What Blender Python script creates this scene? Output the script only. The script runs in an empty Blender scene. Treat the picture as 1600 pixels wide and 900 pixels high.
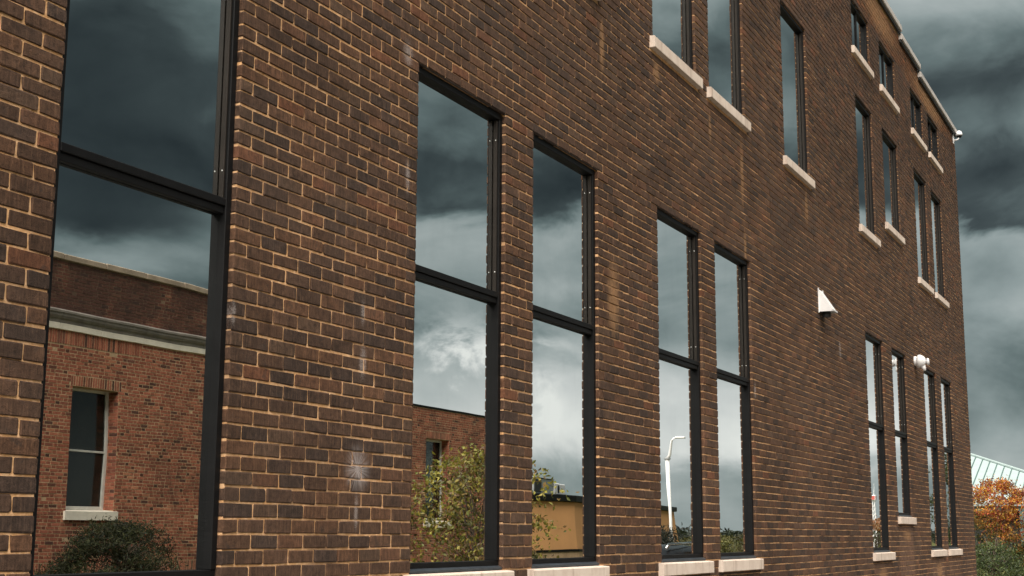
import bpy, math, random
import numpy as np
from mathutils import Matrix, Vector

R = math.radians
random.seed(7)
rng = np.random.default_rng(11)
S = bpy.context.scene
COL = S.collection

# ------------------------------------------------------------------ camera
EYE = 1.62
CAMD = 3.9
cam = bpy.data.cameras.new('camera')
cam.sensor_fit = 'HORIZONTAL'
cam.sensor_width = 36.0
cam.lens = 48.747
cam.clip_start = 0.05
cam.clip_end = 3000
camo = bpy.data.objects.new('camera', cam)
COL.objects.link(camo)
CR = Matrix(((0.442334, -0.158636, -0.882709), (-0.896834, -0.072194, -0.436437), (0.005508, 0.984694, -0.174204)))
camo.matrix_world = Matrix.Translation((0, -CAMD, EYE)) @ CR.to_4x4()
S.camera = camo

# ------------------------------------------------------------------ colour management
S.view_settings.view_transform = 'Standard'
S.view_settings.look = 'None'
S.view_settings.exposure = 2.85
S.view_settings.gamma = 1.0
S.view_settings.use_curve_mapping = False

SUN_EL, SUN_DIR = 58.0, (-0.97, -0.22)      # the veiled sun stands high over the near end of the street

# ------------------------------------------------------------------ node helper
class NT:
    def __init__(s, tree):
        s.t = tree; s.n = tree.nodes; s.l = tree.links
    def node(s, typ, **kw):
        n = s.n.new(typ)
        for k, v in kw.items(): setattr(n, k, v)
        return n
    def put(s, sock, v):
        if isinstance(v, bpy.types.NodeSocket): s.l.new(v, sock)
        elif v is not None: sock.default_value = v
    def math(s, op, a, b=None, c=None, clamp=False):
        n = s.node('ShaderNodeMath', operation=op, use_clamp=clamp)
        s.put(n.inputs[0], a)
        if b is not None: s.put(n.inputs[1], b)
        if c is not None: s.put(n.inputs[2], c)
        return n.outputs[0]
    def mix(s, f, a, b, mode='MIX'):
        n = s.node('ShaderNodeMix', data_type='RGBA', blend_type=mode)
        s.put(n.inputs[0], f)
        s.put(n.inputs[6], a if isinstance(a, bpy.types.NodeSocket) else (*a, 1))
        s.put(n.inputs[7], b if isinstance(b, bpy.types.NodeSocket) else (*b, 1))
        return n.outputs[2]
    def ss(s, v, lo, hi, a=0.0, b=1.0):
        n = s.node('ShaderNodeMapRange', interpolation_type='SMOOTHSTEP')
        s.put(n.inputs[0], v); n.inputs[1].default_value = lo; n.inputs[2].default_value = hi
        n.inputs[3].default_value = a; n.inputs[4].default_value = b
        return n.outputs[0]
    def lin(s, v, lo, hi, a=0.0, b=1.0):
        n = s.node('ShaderNodeMapRange')
        s.put(n.inputs[0], v); n.inputs[1].default_value = lo; n.inputs[2].default_value = hi
        n.inputs[3].default_value = a; n.inputs[4].default_value = b
        return n.outputs[0]
    def noise(s, vec, scale, detail=3, rough=0.55, dist=0.0):
        n = s.node('ShaderNodeTexNoise')
        if vec is not None: s.l.new(vec, n.inputs['Vector'])
        n.inputs['Scale'].default_value = scale; n.inputs['Detail'].default_value = detail
        n.inputs['Roughness'].default_value = rough; n.inputs['Distortion'].default_value = dist
        return n.outputs['Fac']
    def mapping(s, vec, scale=(1, 1, 1), loc=(0, 0, 0)):
        n = s.node('ShaderNodeMapping'); s.l.new(vec, n.inputs[0])
        n.inputs['Scale'].default_value = scale; n.inputs['Location'].default_value = loc
        return n.outputs[0]
    def ramp(s, v, stops, interp='LINEAR'):
        n = s.node('ShaderNodeValToRGB'); s.l.new(v, n.inputs[0])
        cr = n.color_ramp; cr.interpolation = interp
        while len(cr.elements) < len(stops): cr.elements.new(0.5)
        for e, (p, c) in zip(cr.elements, stops):
            e.position = p
            e.color = (c, c, c, 1) if isinstance(c, (int, float)) else (*c, 1)
        return n.outputs[0]
    def bump(s, h, strength, dist):
        n = s.node('ShaderNodeBump'); s.l.new(h, n.inputs['Height'])
        n.inputs['Strength'].default_value = strength; n.inputs['Distance'].default_value = dist
        return n.outputs[0]

# ------------------------------------------------------------------ sky
W = bpy.data.worlds.new('World'); S.world = W; W.use_nodes = True
w = NT(W.node_tree); w.n.clear()
wout = w.node('ShaderNodeOutputWorld'); bg = w.node('ShaderNodeBackground')
bg.inputs['Strength'].default_value = 0.1
w.l.new(bg.outputs[0], wout.inputs[0])
sky = w.node('ShaderNodeTexSky'); sky.sky_type = 'NISHITA'; sky.sun_disc = False
sky.sun_elevation = R(SUN_EL); sky.sun_rotation = math.atan2(SUN_DIR[0], SUN_DIR[1])
tc = w.node('ShaderNodeTexCoord'); d = tc.outputs['Generated']
sp = w.node('ShaderNodeSeparateXYZ'); w.l.new(d, sp.inputs[0])
el = w.math('MULTIPLY', w.math('ARCSINE', sp.outputs[2]), 57.2958)
az = w.math('MULTIPLY', w.math('ARCTAN2', sp.outputs[1], sp.outputs[0]), 57.2958)
flat = w.mapping(d, (1, 1, 2.0))
n1 = w.noise(flat, 2.6, 4, 0.5, 0.4)
n2 = w.noise(flat, 8.0, 6, 0.56, 0.5)
n3 = w.noise(w.mapping(d, (1, 1, 1.5)), 16.0, 6, 0.6, 0.3)
n5 = w.noise(w.mapping(d, (1, 1, 1.7), (3.1, 1.7, 0.4)), 9.5, 5, 0.50, 0.35)
warp = w.math('MULTIPLY_ADD', w.math('SUBTRACT', n2, 0.5), 4.2, w.math('MULTIPLY', w.math('SUBTRACT', n1, 0.5), 3.0))
ew = w.math('ADD', w.math('ADD', el, warp), w.ss(az, -2, 4, 0.0, 1.4))
e01 = w.math('DIVIDE', w.math('MAXIMUM', ew, 0.0), 40.0)
# cloud decks, one above another: pale band, grey base, pale band, dark storm base ...
bands = w.ramp(e01, [(0.0, .56), (0.085, .59), (0.125, .54), (0.175, .44), (0.21, .46), (0.265, .57), (0.318, .59), (0.334, .34), (0.38, .33),
                     (0.425, .44), (0.47, .40), (0.545, .55), (0.65, .50), (1.0, .45)], 'LINEAR')
v = w.math('ADD', bands, w.math('MULTIPLY', w.math('SUBTRACT', n2, 0.5), 0.20))
v = w.math('ADD', v, w.math('MULTIPLY', w.math('SUBTRACT', n5, 0.5), 0.44))
v = w.math('ADD', v, w.math('MULTIPLY', w.math('SUBTRACT', n3, 0.5), 0.05))
# paler air low down over the street side
pale = w.math('MULTIPLY', w.ss(az, -12, -3, 1.0, 0.0), w.math('MULTIPLY', w.ss(ew, 2.4, 4.0), w.ss(ew, 6.6, 8.6, 1.0, 0.0)))
v = w.math('ADD', v, w.math('MULTIPLY', pale, 0.30))
v = w.math('MULTIPLY_ADD', w.math('SUBTRACT', v, 0.46), 1.22, 0.46)
# the heavy storm cell that stands over the street to the south-west
cell = w.math('MULTIPLY', w.ss(az, -44, -33.5, 1.0, 0.0), w.math('MULTIPLY', w.ss(ew, 10.6, 12.2), w.ss(el, 17.5, 23, 1.0, 0.30)))
dark = w.math('MULTIPLY_ADD', w.math('SUBTRACT', n5, 0.5), 0.22, 0.225)
v = w.math('ADD', w.math('MULTIPLY', v, w.math('SUBTRACT', 1.0, cell)), w.math('MULTIPLY', dark, cell))
# bright cumulus breaking through low over the street
cum = w.math('MULTIPLY', w.ss(w.math('ABSOLUTE', w.math('ADD', az, 27.5)), 1.0, 4.0, 1.0, 0.0), w.ss(el, 3.5, 5.5))
cum = w.math('MULTIPLY', cum, w.ss(el, 7.5, 9.6, 1.0, 0.0))
v = w.math('ADD', v, w.math('MULTIPLY', cum, w.math('MULTIPLY', w.ss(n3, 0.42, 0.62), 0.46)))
skyc = w.ramp(v, [(0.0, (.008, .011, .012)), (0.18, (.018, .025, .026)), (0.30, (.048, .064, .066)), (0.42, (.122, .163, .166)),
                  (0.55, (.25, .305, .31)), (0.70, (.42, .47, .475)), (0.86, (.66, .69, .69)), (1.0, (.88, .90, .88))])
sc = w.node('ShaderNodeMix', data_type='RGBA', blend_type='MULTIPLY')
sc.inputs[0].default_value = 1.0
w.l.new(skyc, sc.inputs[6]); sc.inputs[7].default_value = (1.48, 1.46, 1.42, 1)
add = w.mix(0.004, sc.outputs[2], sky.outputs[0])
w.l.new(add, bg.inputs['Color'])

# ------------------------------------------------------------------ sun behind thick cloud
sun = bpy.data.lights.new('sun', 'SUN'); sun.energy = 1.5; sun.angle = R(80); sun.color = (1.0, 0.93, 0.84)
suno = bpy.data.objects.new('sun', sun); COL.objects.link(suno)
ce = math.cos(R(SUN_EL)); dl = math.hypot(*SUN_DIR)
suno.rotation_euler = Vector((-SUN_DIR[0]/dl*ce, -SUN_DIR[1]/dl*ce, -math.sin(R(SUN_EL)))).to_track_quat('-Z', 'Y').to_euler()
suno.location = (-20, -40, 60)

# ------------------------------------------------------------------ object helpers
def link(name, me, m=None, parent=None):
    o = bpy.data.objects.new(name, me); COL.objects.link(o)
    if m is not None and me is not None: me.materials.append(m)
    if parent is not None: o.parent = parent
    return o
def tag(o, label, cat, group=None):
    o['label'] = label; o['category'] = cat
    if group: o['group'] = group
    return o
def thing(name, label, cat, loc=(0, 0, 0), rz=0.0, group=None):
    o = bpy.data.objects.new(name, None); COL.objects.link(o)
    o.location = loc; o.rotation_euler = (0, 0, rz); o.empty_display_size = 0.3
    return tag(o, label, cat, group)
def stuff(o): o['kind'] = 'stuff'; return o
def structure(o): o['kind'] = 'structure'; return o

class MB:
    def __init__(s): s.v = []; s.f = []
    def add(s, vs, fs):
        b = len(s.v); s.v += [tuple(p) for p in vs]; s.f += [tuple(i + b for i in f) for f in fs]
    def box(s, x0, x1, y0, y1, z0, z1):
        s.add([(x0, y0, z0), (x1, y0, z0), (x1, y1, z0), (x0, y1, z0), (x0, y0, z1), (x1, y0, z1), (x1, y1, z1), (x0, y1, z1)],
              [(0, 3, 2, 1), (4, 5, 6, 7), (0, 1, 5, 4), (1, 2, 6, 5), (2, 3, 7, 6), (3, 0, 4, 7)])
    def bbox(s, x0, x1, y0, y1, z0, z1, b=0.004):
        """box with chamfered edges on all sides"""
        xs, ys, zs = (x0, x1), (y0, y1), (z0, z1)
        vs = []; idx = {}
        for i in (0, 1):
            for j in (0, 1):
                for k in (0, 1):
                    sx, sy, sz = (1 if i == 0 else -1), (1 if j == 0 else -1), (1 if k == 0 else -1)
                    for a in range(3):
                        p = [xs[i] + sx*b, ys[j] + sy*b, zs[k] + sz*b]; p[a] = (xs[i], ys[j], zs[k])[a]
                        idx[(i, j, k, a)] = len(vs); vs.append(p)
        g = lambda i, j, k, a: idx[(i, j, k, a)]
        fs = [(g(0,0,0,0), g(0,0,1,0), g(0,1,1,0), g(0,1,0,0)), (g(1,0,0,0), g(1,1,0,0), g(1,1,1,0), g(1,0,1,0)),
              (g(0,0,0,1), g(1,0,0,1), g(1,0,1,1), g(0,0,1,1)), (g(0,1,0,1), g(0,1,1,1), g(1,1,1,1), g(1,1,0,1)),
              (g(0,0,0,2), g(0,1,0,2), g(1,1,0,2), g(1,0,0,2)), (g(0,0,1,2), g(1,0,1,2), g(1,1,1,2), g(0,1,1,2))]
        for k in (0, 1):
            for j in (0, 1): fs.append((g(0,j,k,1), g(1,j,k,1), g(1,j,k,2), g(0,j,k,2)))
            for i in (0, 1): fs.append((g(i,0,k,0), g(i,1,k,0), g(i,1,k,2), g(i,0,k,2)))
        for i in (0, 1):
            for j in (0, 1): fs.append((g(i,j,0,0), g(i,j,1,0), g(i,j,1,1), g(i,j,0,1)))
        for i in (0, 1):
            for j in (0, 1):
                for k in (0, 1): fs.append((g(i,j,k,0), g(i,j,k,1), g(i,j,k,2)))
        s.add(vs, fs)
    def prism_x(s, prof, x0, x1):
        """profile of (y, z) points swept along x"""
        n = len(prof)
        s.add([(x0, y, z) for y, z in prof] + [(x1, y, z) for y, z in prof],
              [tuple(range(n)), tuple(range(2*n - 1, n - 1, -1))] + [(i, i + n, (i + 1) % n + n, (i + 1) % n) for i in range(n)])
    def tube(s, pts, rads, n=8, cap=True):
        b = len(s.v); P = [Vector(p) for p in pts]
        up = Vector((0.13, 0.31, 0.94))
        for i, p in enumerate(P):
            t = (P[min(i + 1, len(P) - 1)] - P[max(i - 1, 0)]).normalized()
            a = t.cross(up)
            if a.length < 0.05: a = t.cross(Vector((1, 0, 0)))
            a.normalize(); c = t.cross(a)
            r = rads[i] if hasattr(rads, '__len__') else rads
            for k in range(n):
                th = 2*math.pi*k/n; q = p + a*(r*math.cos(th)) + c*(r*math.sin(th)); s.v.append(tuple(q))
        for i in range(len(P) - 1):
            for k in range(n):
                k2 = (k + 1) % n
                s.f.append((b + i*n + k, b + i*n + k2, b + (i + 1)*n + k2, b + (i + 1)*n + k))
        if cap:
            s.f.append(tuple(b + k for k in range(n))[::-1]); s.f.append(tuple(b + (len(P) - 1)*n + k for k in range(n)))
    def lathe(s, prof, origin, axis, n=20):
        """profile of (distance along axis, radius)"""
        ax = Vector(axis).normalized(); o = Vector(origin)
        a = ax.cross(Vector((0.2, 0.3, 0.9))).normalized(); c = ax.cross(a)
        b = len(s.v)
        for t, r in prof:
            for k in range(n):
                th = 2*math.pi*k/n; s.v.append(tuple(o + ax*t + a*(r*math.cos(th)) + c*(r*math.sin(th))))
        for i in range(len(prof) - 1):
            for k in range(n):
                k2 = (k + 1) % n; s.f.append((b + i*n + k, b + i*n + k2, b + (i + 1)*n + k2, b + (i + 1)*n + k))
        s.f.append(tuple(b + k for k in range(n))[::-1]); s.f.append(tuple(b + (len(prof) - 1)*n + k for k in range(n)))
    def mesh(s, name, smooth=False):
        me = bpy.data.meshes.new(name); me.from_pydata(s.v, [], s.f); me.update()
        import bmesh
        bm = bmesh.new(); bm.from_mesh(me); bmesh.ops.recalc_face_normals(bm, faces=bm.faces); bm.to_mesh(me); bm.free()
        if smooth:
            me.polygons.foreach_set('use_smooth', [True]*len(me.polygons))
        return me
    def build(s, name, m, parent=None, smooth=False):
        return link(name, s.mesh(name, smooth), m, parent)

# ------------------------------------------------------------------ materials
def newmat(name):
    m = bpy.data.materials.new(name); m.use_nodes = True
    t = NT(m.node_tree); b = m.node_tree.nodes['Principled BSDF']
    return m, t, b
def pos(t): return t.node('ShaderNodeNewGeometry').outputs['Position']

def plain(name, col, rough=0.6, metal=0.0, var=0.15, scale=6.0, bump=0.0, bscale=60.0, spec=0.5):
    m, t, b = newmat(name)
    p = pos(t); n = t.noise(p, scale, 5, 0.6)
    f = t.lin(n, 0.3, 0.7, 1 - var, 1 + var)
    c = t.mix(1.0, col, (1, 1, 1), 'MULTIPLY')
    mm = t.node('ShaderNodeVectorMath', operation='SCALE'); t.l.new(c, mm.inputs[0]); t.l.new(f, mm.inputs['Scale'])
    t.l.new(mm.outputs[0], b.inputs['Base Color'])
    b.inputs['Roughness'].default_value = rough; b.inputs['Metallic'].default_value = metal
    b.inputs['Specular IOR Level'].default_value = spec
    if bump: t.l.new(t.bump(t.noise(p, bscale, 4, 0.6), bump, 0.004), b.inputs['Normal'])
    return m

def spot(t, sx, sz, cx, cz, rx, rz):
    a = t.math('DIVIDE', t.math('SUBTRACT', sx, cx), rx); c = t.math('DIVIDE', t.math('SUBTRACT', sz, cz), rz)
    return t.ss(t.math('SQRT', t.math('ADD', t.math('MULTIPLY', a, a), t.math('MULTIPLY', c, c))), 0.15, 1.0, 1.0, 0.0)

# lime bloom (white) and rust-brown drips (tan) that run down the old wall: (x, z above eye, half width, half height)
BLOOM = [(6.10, 0.32, .05, .06), (6.10, 0.10, .035, .16), (6.13, 0.88, .06, .16), (6.12, 1.14, .04, .12), (6.53, 2.70, .10, .14), (5.03, 0.98, .03, .10),
         (17.05, 2.25, .10, .22), (6.55, 1.98, .05, .18), (11.2, 2.2, .05, .09), (13.32, 1.4, .06, .15)]
TAN = [(9.42, 3.70, .09, .36), (13.05, 3.55, .09, .62), (13.1, 2.75, .08, .5), (10.62, 3.86, .14, .16), (15.6, 3.75, .12, .4), (12.05, 3.75, .07, .25), 
       (10.9, 1.55, .25, .2), (9.62, 1.75, .2, .5), (20.4, 7.75, 2.2, .42), (24.6, 7.6, 2.6, .36), (19.1, -.55, .5, .22), (23.5, -.55, .5, .22), (20.9, 0.0, .5, .14)]

def brick_material(name, source, mortar=False):
    m, t, b = newmat(name)
    p = pos(t)
    s = t.node('ShaderNodeSeparateXYZ'); t.l.new(p, s.inputs[0])
    sx = s.outputs[0]; sz = t.math('SUBTRACT', s.outputs[2], EYE)
    if source == 'object': base = t.node('ShaderNodeObjectInfo').outputs['Color']
    elif source == 'attr': base = t.node('ShaderNodeAttribute', attribute_name='Col').outputs['Color']
    else: base = source
    fine = t.noise(p, 210.0, 4, 0.7)
    mid = t.noise(p, 34.0, 5, 0.65, 0.6)
    streak = t.noise(t.mapping(p, (95, 95, 9)), 1.0, 3, 0.6)
    big = t.noise(p, 1.1, 5, 0.6, 0.4)
    big2 = t.noise(t.mapping(p, (1, 1, 0.35), (4, 2, 7)), 2.3, 4, 0.6)
    if mortar:
        c = t.mix(t.ss(mid, 0.35, 0.7), (.64, .345, .15), (.88, .56, .32))
        c = t.mix(t.ss(big2, 0.52, 0.72, 0, 0.6), c, (.17, .10, .06))
        c = t.mix(t.ss(fine, 0.58, 0.8, 0, 0.5), c, (.15, .09, .055))
        zone = t.noise(t.mapping(p, (1, 1, 1), (9, 3, 2)), 0.8, 3, 0.6)
        c = t.mix(t.ss(zone, 0.54, 0.70, 0, 0.45), c, (.13, .085, .055))
    else:
        low = t.noise(p, 13.0, 4, 0.6, 0.8)
        k = t.math('ADD', t.lin(mid, 0.25, 0.75, 0.60, 1.40), t.math('ADD', t.lin(streak, 0.3, 0.7, -0.30, 0.30), t.lin(fine, 0.3, 0.7, -0.30, 0.30)))
        k = t.math('MULTIPLY', k, t.math('MULTIPLY', t.lin(low, 0.3, 0.7, 0.72, 1.28), t.lin(t.noise(p, 0.55, 4, 0.6), 0.32, 0.68, 0.74, 1.26)))
        vm = t.node('ShaderNodeVectorMath', operation='SCALE')
        t.put(vm.inputs[0], base); t.l.new(k, vm.inputs['Scale'])
        c = vm.outputs[0]
        c = t.mix(t.ss(low, 0.57, 0.72, 0, 0.62), c, (.030, .023, .020))          # burnt patches
        c = t.mix(t.math('MULTIPLY', t.ss(streak, 0.56, 0.72), t.ss(mid, 0.42, 0.62, 0, 0.40)), c, (.20, .115, .062))
        c = t.mix(t.ss(fine, 0.66, 0.78, 0, 0.5), c, (.24, .16, .11))
        c = t.mix(t.ss(fine, 0.36, 0.26, 0, 0.6), c, (.018, .014, .012))
    c = t.mix(t.ss(big, 0.48, 0.70, 0, 0.40), c, (.052, .037, .030) if not mortar else (.14, .085, .055))   # soot
    # lime bloom
    mask = None
    for q in BLOOM:
        k = spot(t, sx, sz, *q); mask = k if mask is None else t.math('MAXIMUM', mask, k)
    q = BLOOM[0]
    ang = t.math('ARCTAN2', t.math('SUBTRACT', sz, q[1]), t.math('SUBTRACT', sx, q[0]))
    cmb = t.node('ShaderNodeCombineXYZ'); t.l.new(t.math('COSINE', ang), cmb.inputs[0]); t.l.new(t.math('SINE', ang), cmb.inputs[1])
    star = t.math('MULTIPLY', spot(t, sx, sz, q[0], q[1], .15, .15), t.ss(t.noise(cmb.outputs[0], 7.0, 4, 0.7), 0.36, 0.62))
    rays = t.math('MULTIPLY', mask, t.ss(t.math('ADD', t.noise(p, 120, 4, 0.8), t.math('MULTIPLY', mask, 0.22)), 0.56, 0.76))
    c = t.mix(t.math('MULTIPLY', rays, 0.42), c, (.50, .44, .42))
    c = t.mix(t.math('MULTIPLY', star, 0.55), c, (.56, .52, .52))
    mask = None
    for q in TAN:
        k = spot(t, sx, sz, *q); mask = k if mask is None else t.math('MAXIMUM', mask, k)
    tan = t.math('MULTIPLY', mask, t.ss(t.math('ADD', t.noise(t.mapping(p, (1, 1, 0.5)), 26, 4, 0.7), t.math('MULTIPLY', mask, 0.30)), 0.48, 0.80))
    c = t.mix(t.math('MULTIPLY', tan, 0.62), c, (.36, .20, .095))
    t.l.new(c, b.inputs['Base Color'])
    b.inputs['Roughness'].default_value = 0.85; b.inputs['Specular IOR Level'].default_value = 0.25
    h = t.math('ADD', t.math('MULTIPLY', fine, 0.6), t.math('ADD', t.math('MULTIPLY', mid, 0.8), t.math('MULTIPLY', streak, 0.0 if mortar else 0.7)))
    t.l.new(t.bump(h, 0.9, 0.005), b.inputs['Normal'])
    return m

def red_brick_material(name, base, mortar=False):
    m, t, b = newmat(name)
    p = pos(t)
    s = t.node('ShaderNodeSeparateXYZ'); t.l.new(p, s.inputs[0])
    c = t.node('ShaderNodeAttribute', attribute_name='Col').outputs['Color'] if base is None else t.mix(0, base, base)
    n = t.noise(p, 26, 4, 0.65)
    vm = t.node('ShaderNodeVectorMath', operation='SCALE'); t.l.new(c, vm.inputs[0]); t.l.new(t.lin(n, 0.3, 0.7, 0.75, 1.25), vm.inputs['Scale'])
    c = vm.outputs[0]
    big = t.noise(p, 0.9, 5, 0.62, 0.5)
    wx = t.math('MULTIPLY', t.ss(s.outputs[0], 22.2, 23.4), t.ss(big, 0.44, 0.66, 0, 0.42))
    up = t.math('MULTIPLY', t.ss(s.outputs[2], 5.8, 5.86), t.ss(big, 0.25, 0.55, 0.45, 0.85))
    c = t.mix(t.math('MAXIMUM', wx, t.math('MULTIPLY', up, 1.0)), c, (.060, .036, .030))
    t.l.new(c, b.inputs['Base Color'])
    b.inputs['Roughness'].default_value = 0.85; b.inputs['Specular IOR Level'].default_value = 0.2
    return m

def attr_leaf(name, rough=0.55):
    m, t, b = newmat(name)
    c = t.node('ShaderNodeAttribute', attribute_name='Col').outputs['Color']
    n = t.noise(pos(t), 40, 3, 0.6)
    vm = t.node('ShaderNodeVectorMath', operation='SCALE'); t.l.new(c, vm.inputs[0]); t.l.new(t.lin(n, 0.3, 0.7, 0.8, 1.2), vm.inputs['Scale'])
    t.l.new(vm.outputs[0], b.inputs['Base Color']); b.inputs['Roughness'].default_value = rough
    tr = t.node('ShaderNodeBsdfTranslucent'); t.l.new(vm.outputs[0], tr.inputs[0])
    ad = t.node('ShaderNodeMixShader'); ad.inputs[0].default_value = 0.35
    t.l.new(b.outputs[0], ad.inputs[1]); t.l.new(tr.outputs[0], ad.inputs[2])
    out = [q for q in m.node_tree.nodes if q.type == 'OUTPUT_MATERIAL'][0]
    t.l.new(ad.outputs[0], out.inputs[0])
    return m

def glass_material(name):
    m, t, b = newmat(name)
    p = pos(t)
    dirt = t.noise(t.mapping(p, (3, 3, 1.2)), 2.0, 4, 0.6)
    t.l.new(t.mix(t.ss(dirt, 0.4, 0.8, 0, 0.5), (.765, .79, .785), (.69, .715, .71)), b.inputs['Base Color'])
    b.inputs['Metallic'].default_value = 1.0; b.inputs['Roughness'].default_value = 0.0
    t.l.new(t.bump(t.noise(p, 1.7, 1, 0.4), 1.0, 0.00042), b.inputs['Normal'])
    return m

M = {}
M['brick_one'] = brick_material('dark brown brick', 'object')
M['brick_many'] = brick_material('dark brown brickwork', 'attr')
M['mortar'] = brick_material('sandy orange mortar', (.4, .2, .1), mortar=True)
M['red_many'] = red_brick_material('red brick', None)
M['red_mortar'] = red_brick_material('pale mortar', (.52, .35, .215))
M['frame'] = plain('black painted steel', (.0055, .0055, .006), 0.55, 0.0, 0.25, 9, 0.15, 120, 0.18)
M['subsill'] = plain('blue grey metal', (.050, .060, .072), 0.38, 0.3, 0.3, 20, 0.2, 90)
M['bronze'] = plain('brown inner sash', (.020, .016, .013), 0.5, 0, 0.2, 10, 0, 60, 0.2)
M['glass'] = glass_material('coated window glass')
M['screw'] = plain('bright steel', (.62, .62, .60), 0.3, 0.8, 0.1)
def sill_mat():
    m, t, b = newmat('cream cast stone')
    p = pos(t)
    n = t.noise(p, 7, 5, 0.65); f = t.noise(p, 120, 4, 0.7); g = t.noise(t.mapping(p, (14, 14, 1.5)), 1.0, 4, 0.6)
    c = t.mix(t.ss(n, 0.35, 0.7), (.70, .595, .51), (.61, .50, .42))
    c = t.mix(t.ss(f, 0.60, 0.75, 0, 0.45), c, (.30, .22, .17))
    c = t.mix(t.ss(g, 0.52, 0.72, 0, 0.55), c, (.30, .215, .16))
    t.l.new(c, b.inputs['Base Color']); b.inputs['Roughness'].default_value = 0.8; b.inputs['Specular IOR Level'].default_value = 0.25
    t.l.new(t.bump(f, 0.5, 0.003), b.inputs['Normal'])
    return m
M['sill'] = sill_mat()
M['coping'] = plain('weathered pale metal', (.50, .46, .43), 0.5, 0.0, 0.15, 3, 0.1, 30)
M['white'] = plain('white paint', (.74, .73, .73), 0.45, 0.0, 0.08, 8)
M['dark'] = plain('dark recess', (.02, .02, .02), 0.7)
M['steel'] = plain('rusty brown lintel', (.055, .036, .027), 0.6, 0.0, 0.35, 14, 0.3, 80)

def finish(me, m, cols, smooth=False):
    """one colour per face, kept as a corner colour layer"""
    ca = me.color_attributes.new('Col', 'FLOAT_COLOR', 'CORNER')
    tot = np.empty(len(me.polygons), np.int32); me.polygons.foreach_get('loop_total', tot)
    arr = np.repeat(np.c_[cols, np.ones(len(cols))], tot, axis=0).astype(np.float32)
    ca.data.foreach_set('color', arr.ravel())
    return me

# ------------------------------------------------------------------ THE BROWN BUILDING
BX0, BX1 = 0.6, 27.54
GZ = -EYE                                     # ground, measured from eye height
building = thing('brick_building', 'long dark brown brick building with tall narrow mirrored windows and cream sills', 'building', (0, 0, EYE))

# course lines, measured from eye height
lines = []
z = -0.22 - 0.07*20
while z < 1.249: lines.append(z); z += 0.07
z = 1.25
while z < 2.685: lines.append(z); z += 0.0653
z = 2.6866
while z < 8.02: lines.append(z); z += 0.066
lines = np.array(lines)
def snap(zv): return float(lines[np.argmin(abs(lines - zv))])

Wd = 1.125
LOW = [(3.897, 5.015), (6.657, 7.785), (8.203, 9.333), (10.603, 11.722), (12.12, 13.25), (18.555, 19.68), (20.31, 21.36), (22.875, 24.02), (24.50, 25.62)]
UP = [(6.60, 7.74), (8.15, 9.28), (10.55, 11.668), (12.055, 13.195), (14.70, 15.81), (18.49, 19.56), (20.283, 21.45), (22.81, 23.92), (24.40, 25.50)]
TOP = [(18.45, 19.575), (20.31, 21.48), (22.80, 23.93), (24.42, 25.55)]
OP = []       # x0, x1, z0 (sill top), z1 (head), kind
for i, (a, b) in enumerate(LOW): OP.append((a, b, snap(0.27) if i == 6 else -0.22, 2.6866, 'low'))
for i, (a, b) in enumerate(UP): OP.append((a, b, snap(4.535) if i == 6 else snap(4.138), snap(5.985), 'up'))
for a, b in TOP: OP.append((a, b, snap(6.645), snap(7.40), 'top'))
# bricked-up lower parts of former tall openings: only their upright joints show
PANEL = [(LOW[5], -0.36), (LOW[6], 0.13), (LOW[7], -0.36), (LOW[8], -0.36)]
COPE = [(BX0, 21.98, 8.04), (21.98, 23.62, 7.915), (23.62, BX1, 7.78)]     # stepped roof edge: underside heights

JT = 0.0097
SILL_H = 0.104
def wall_top(x):
    for a, b, zt in COPE:
        if x < b: return zt
    return COPE[-1][2]

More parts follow.
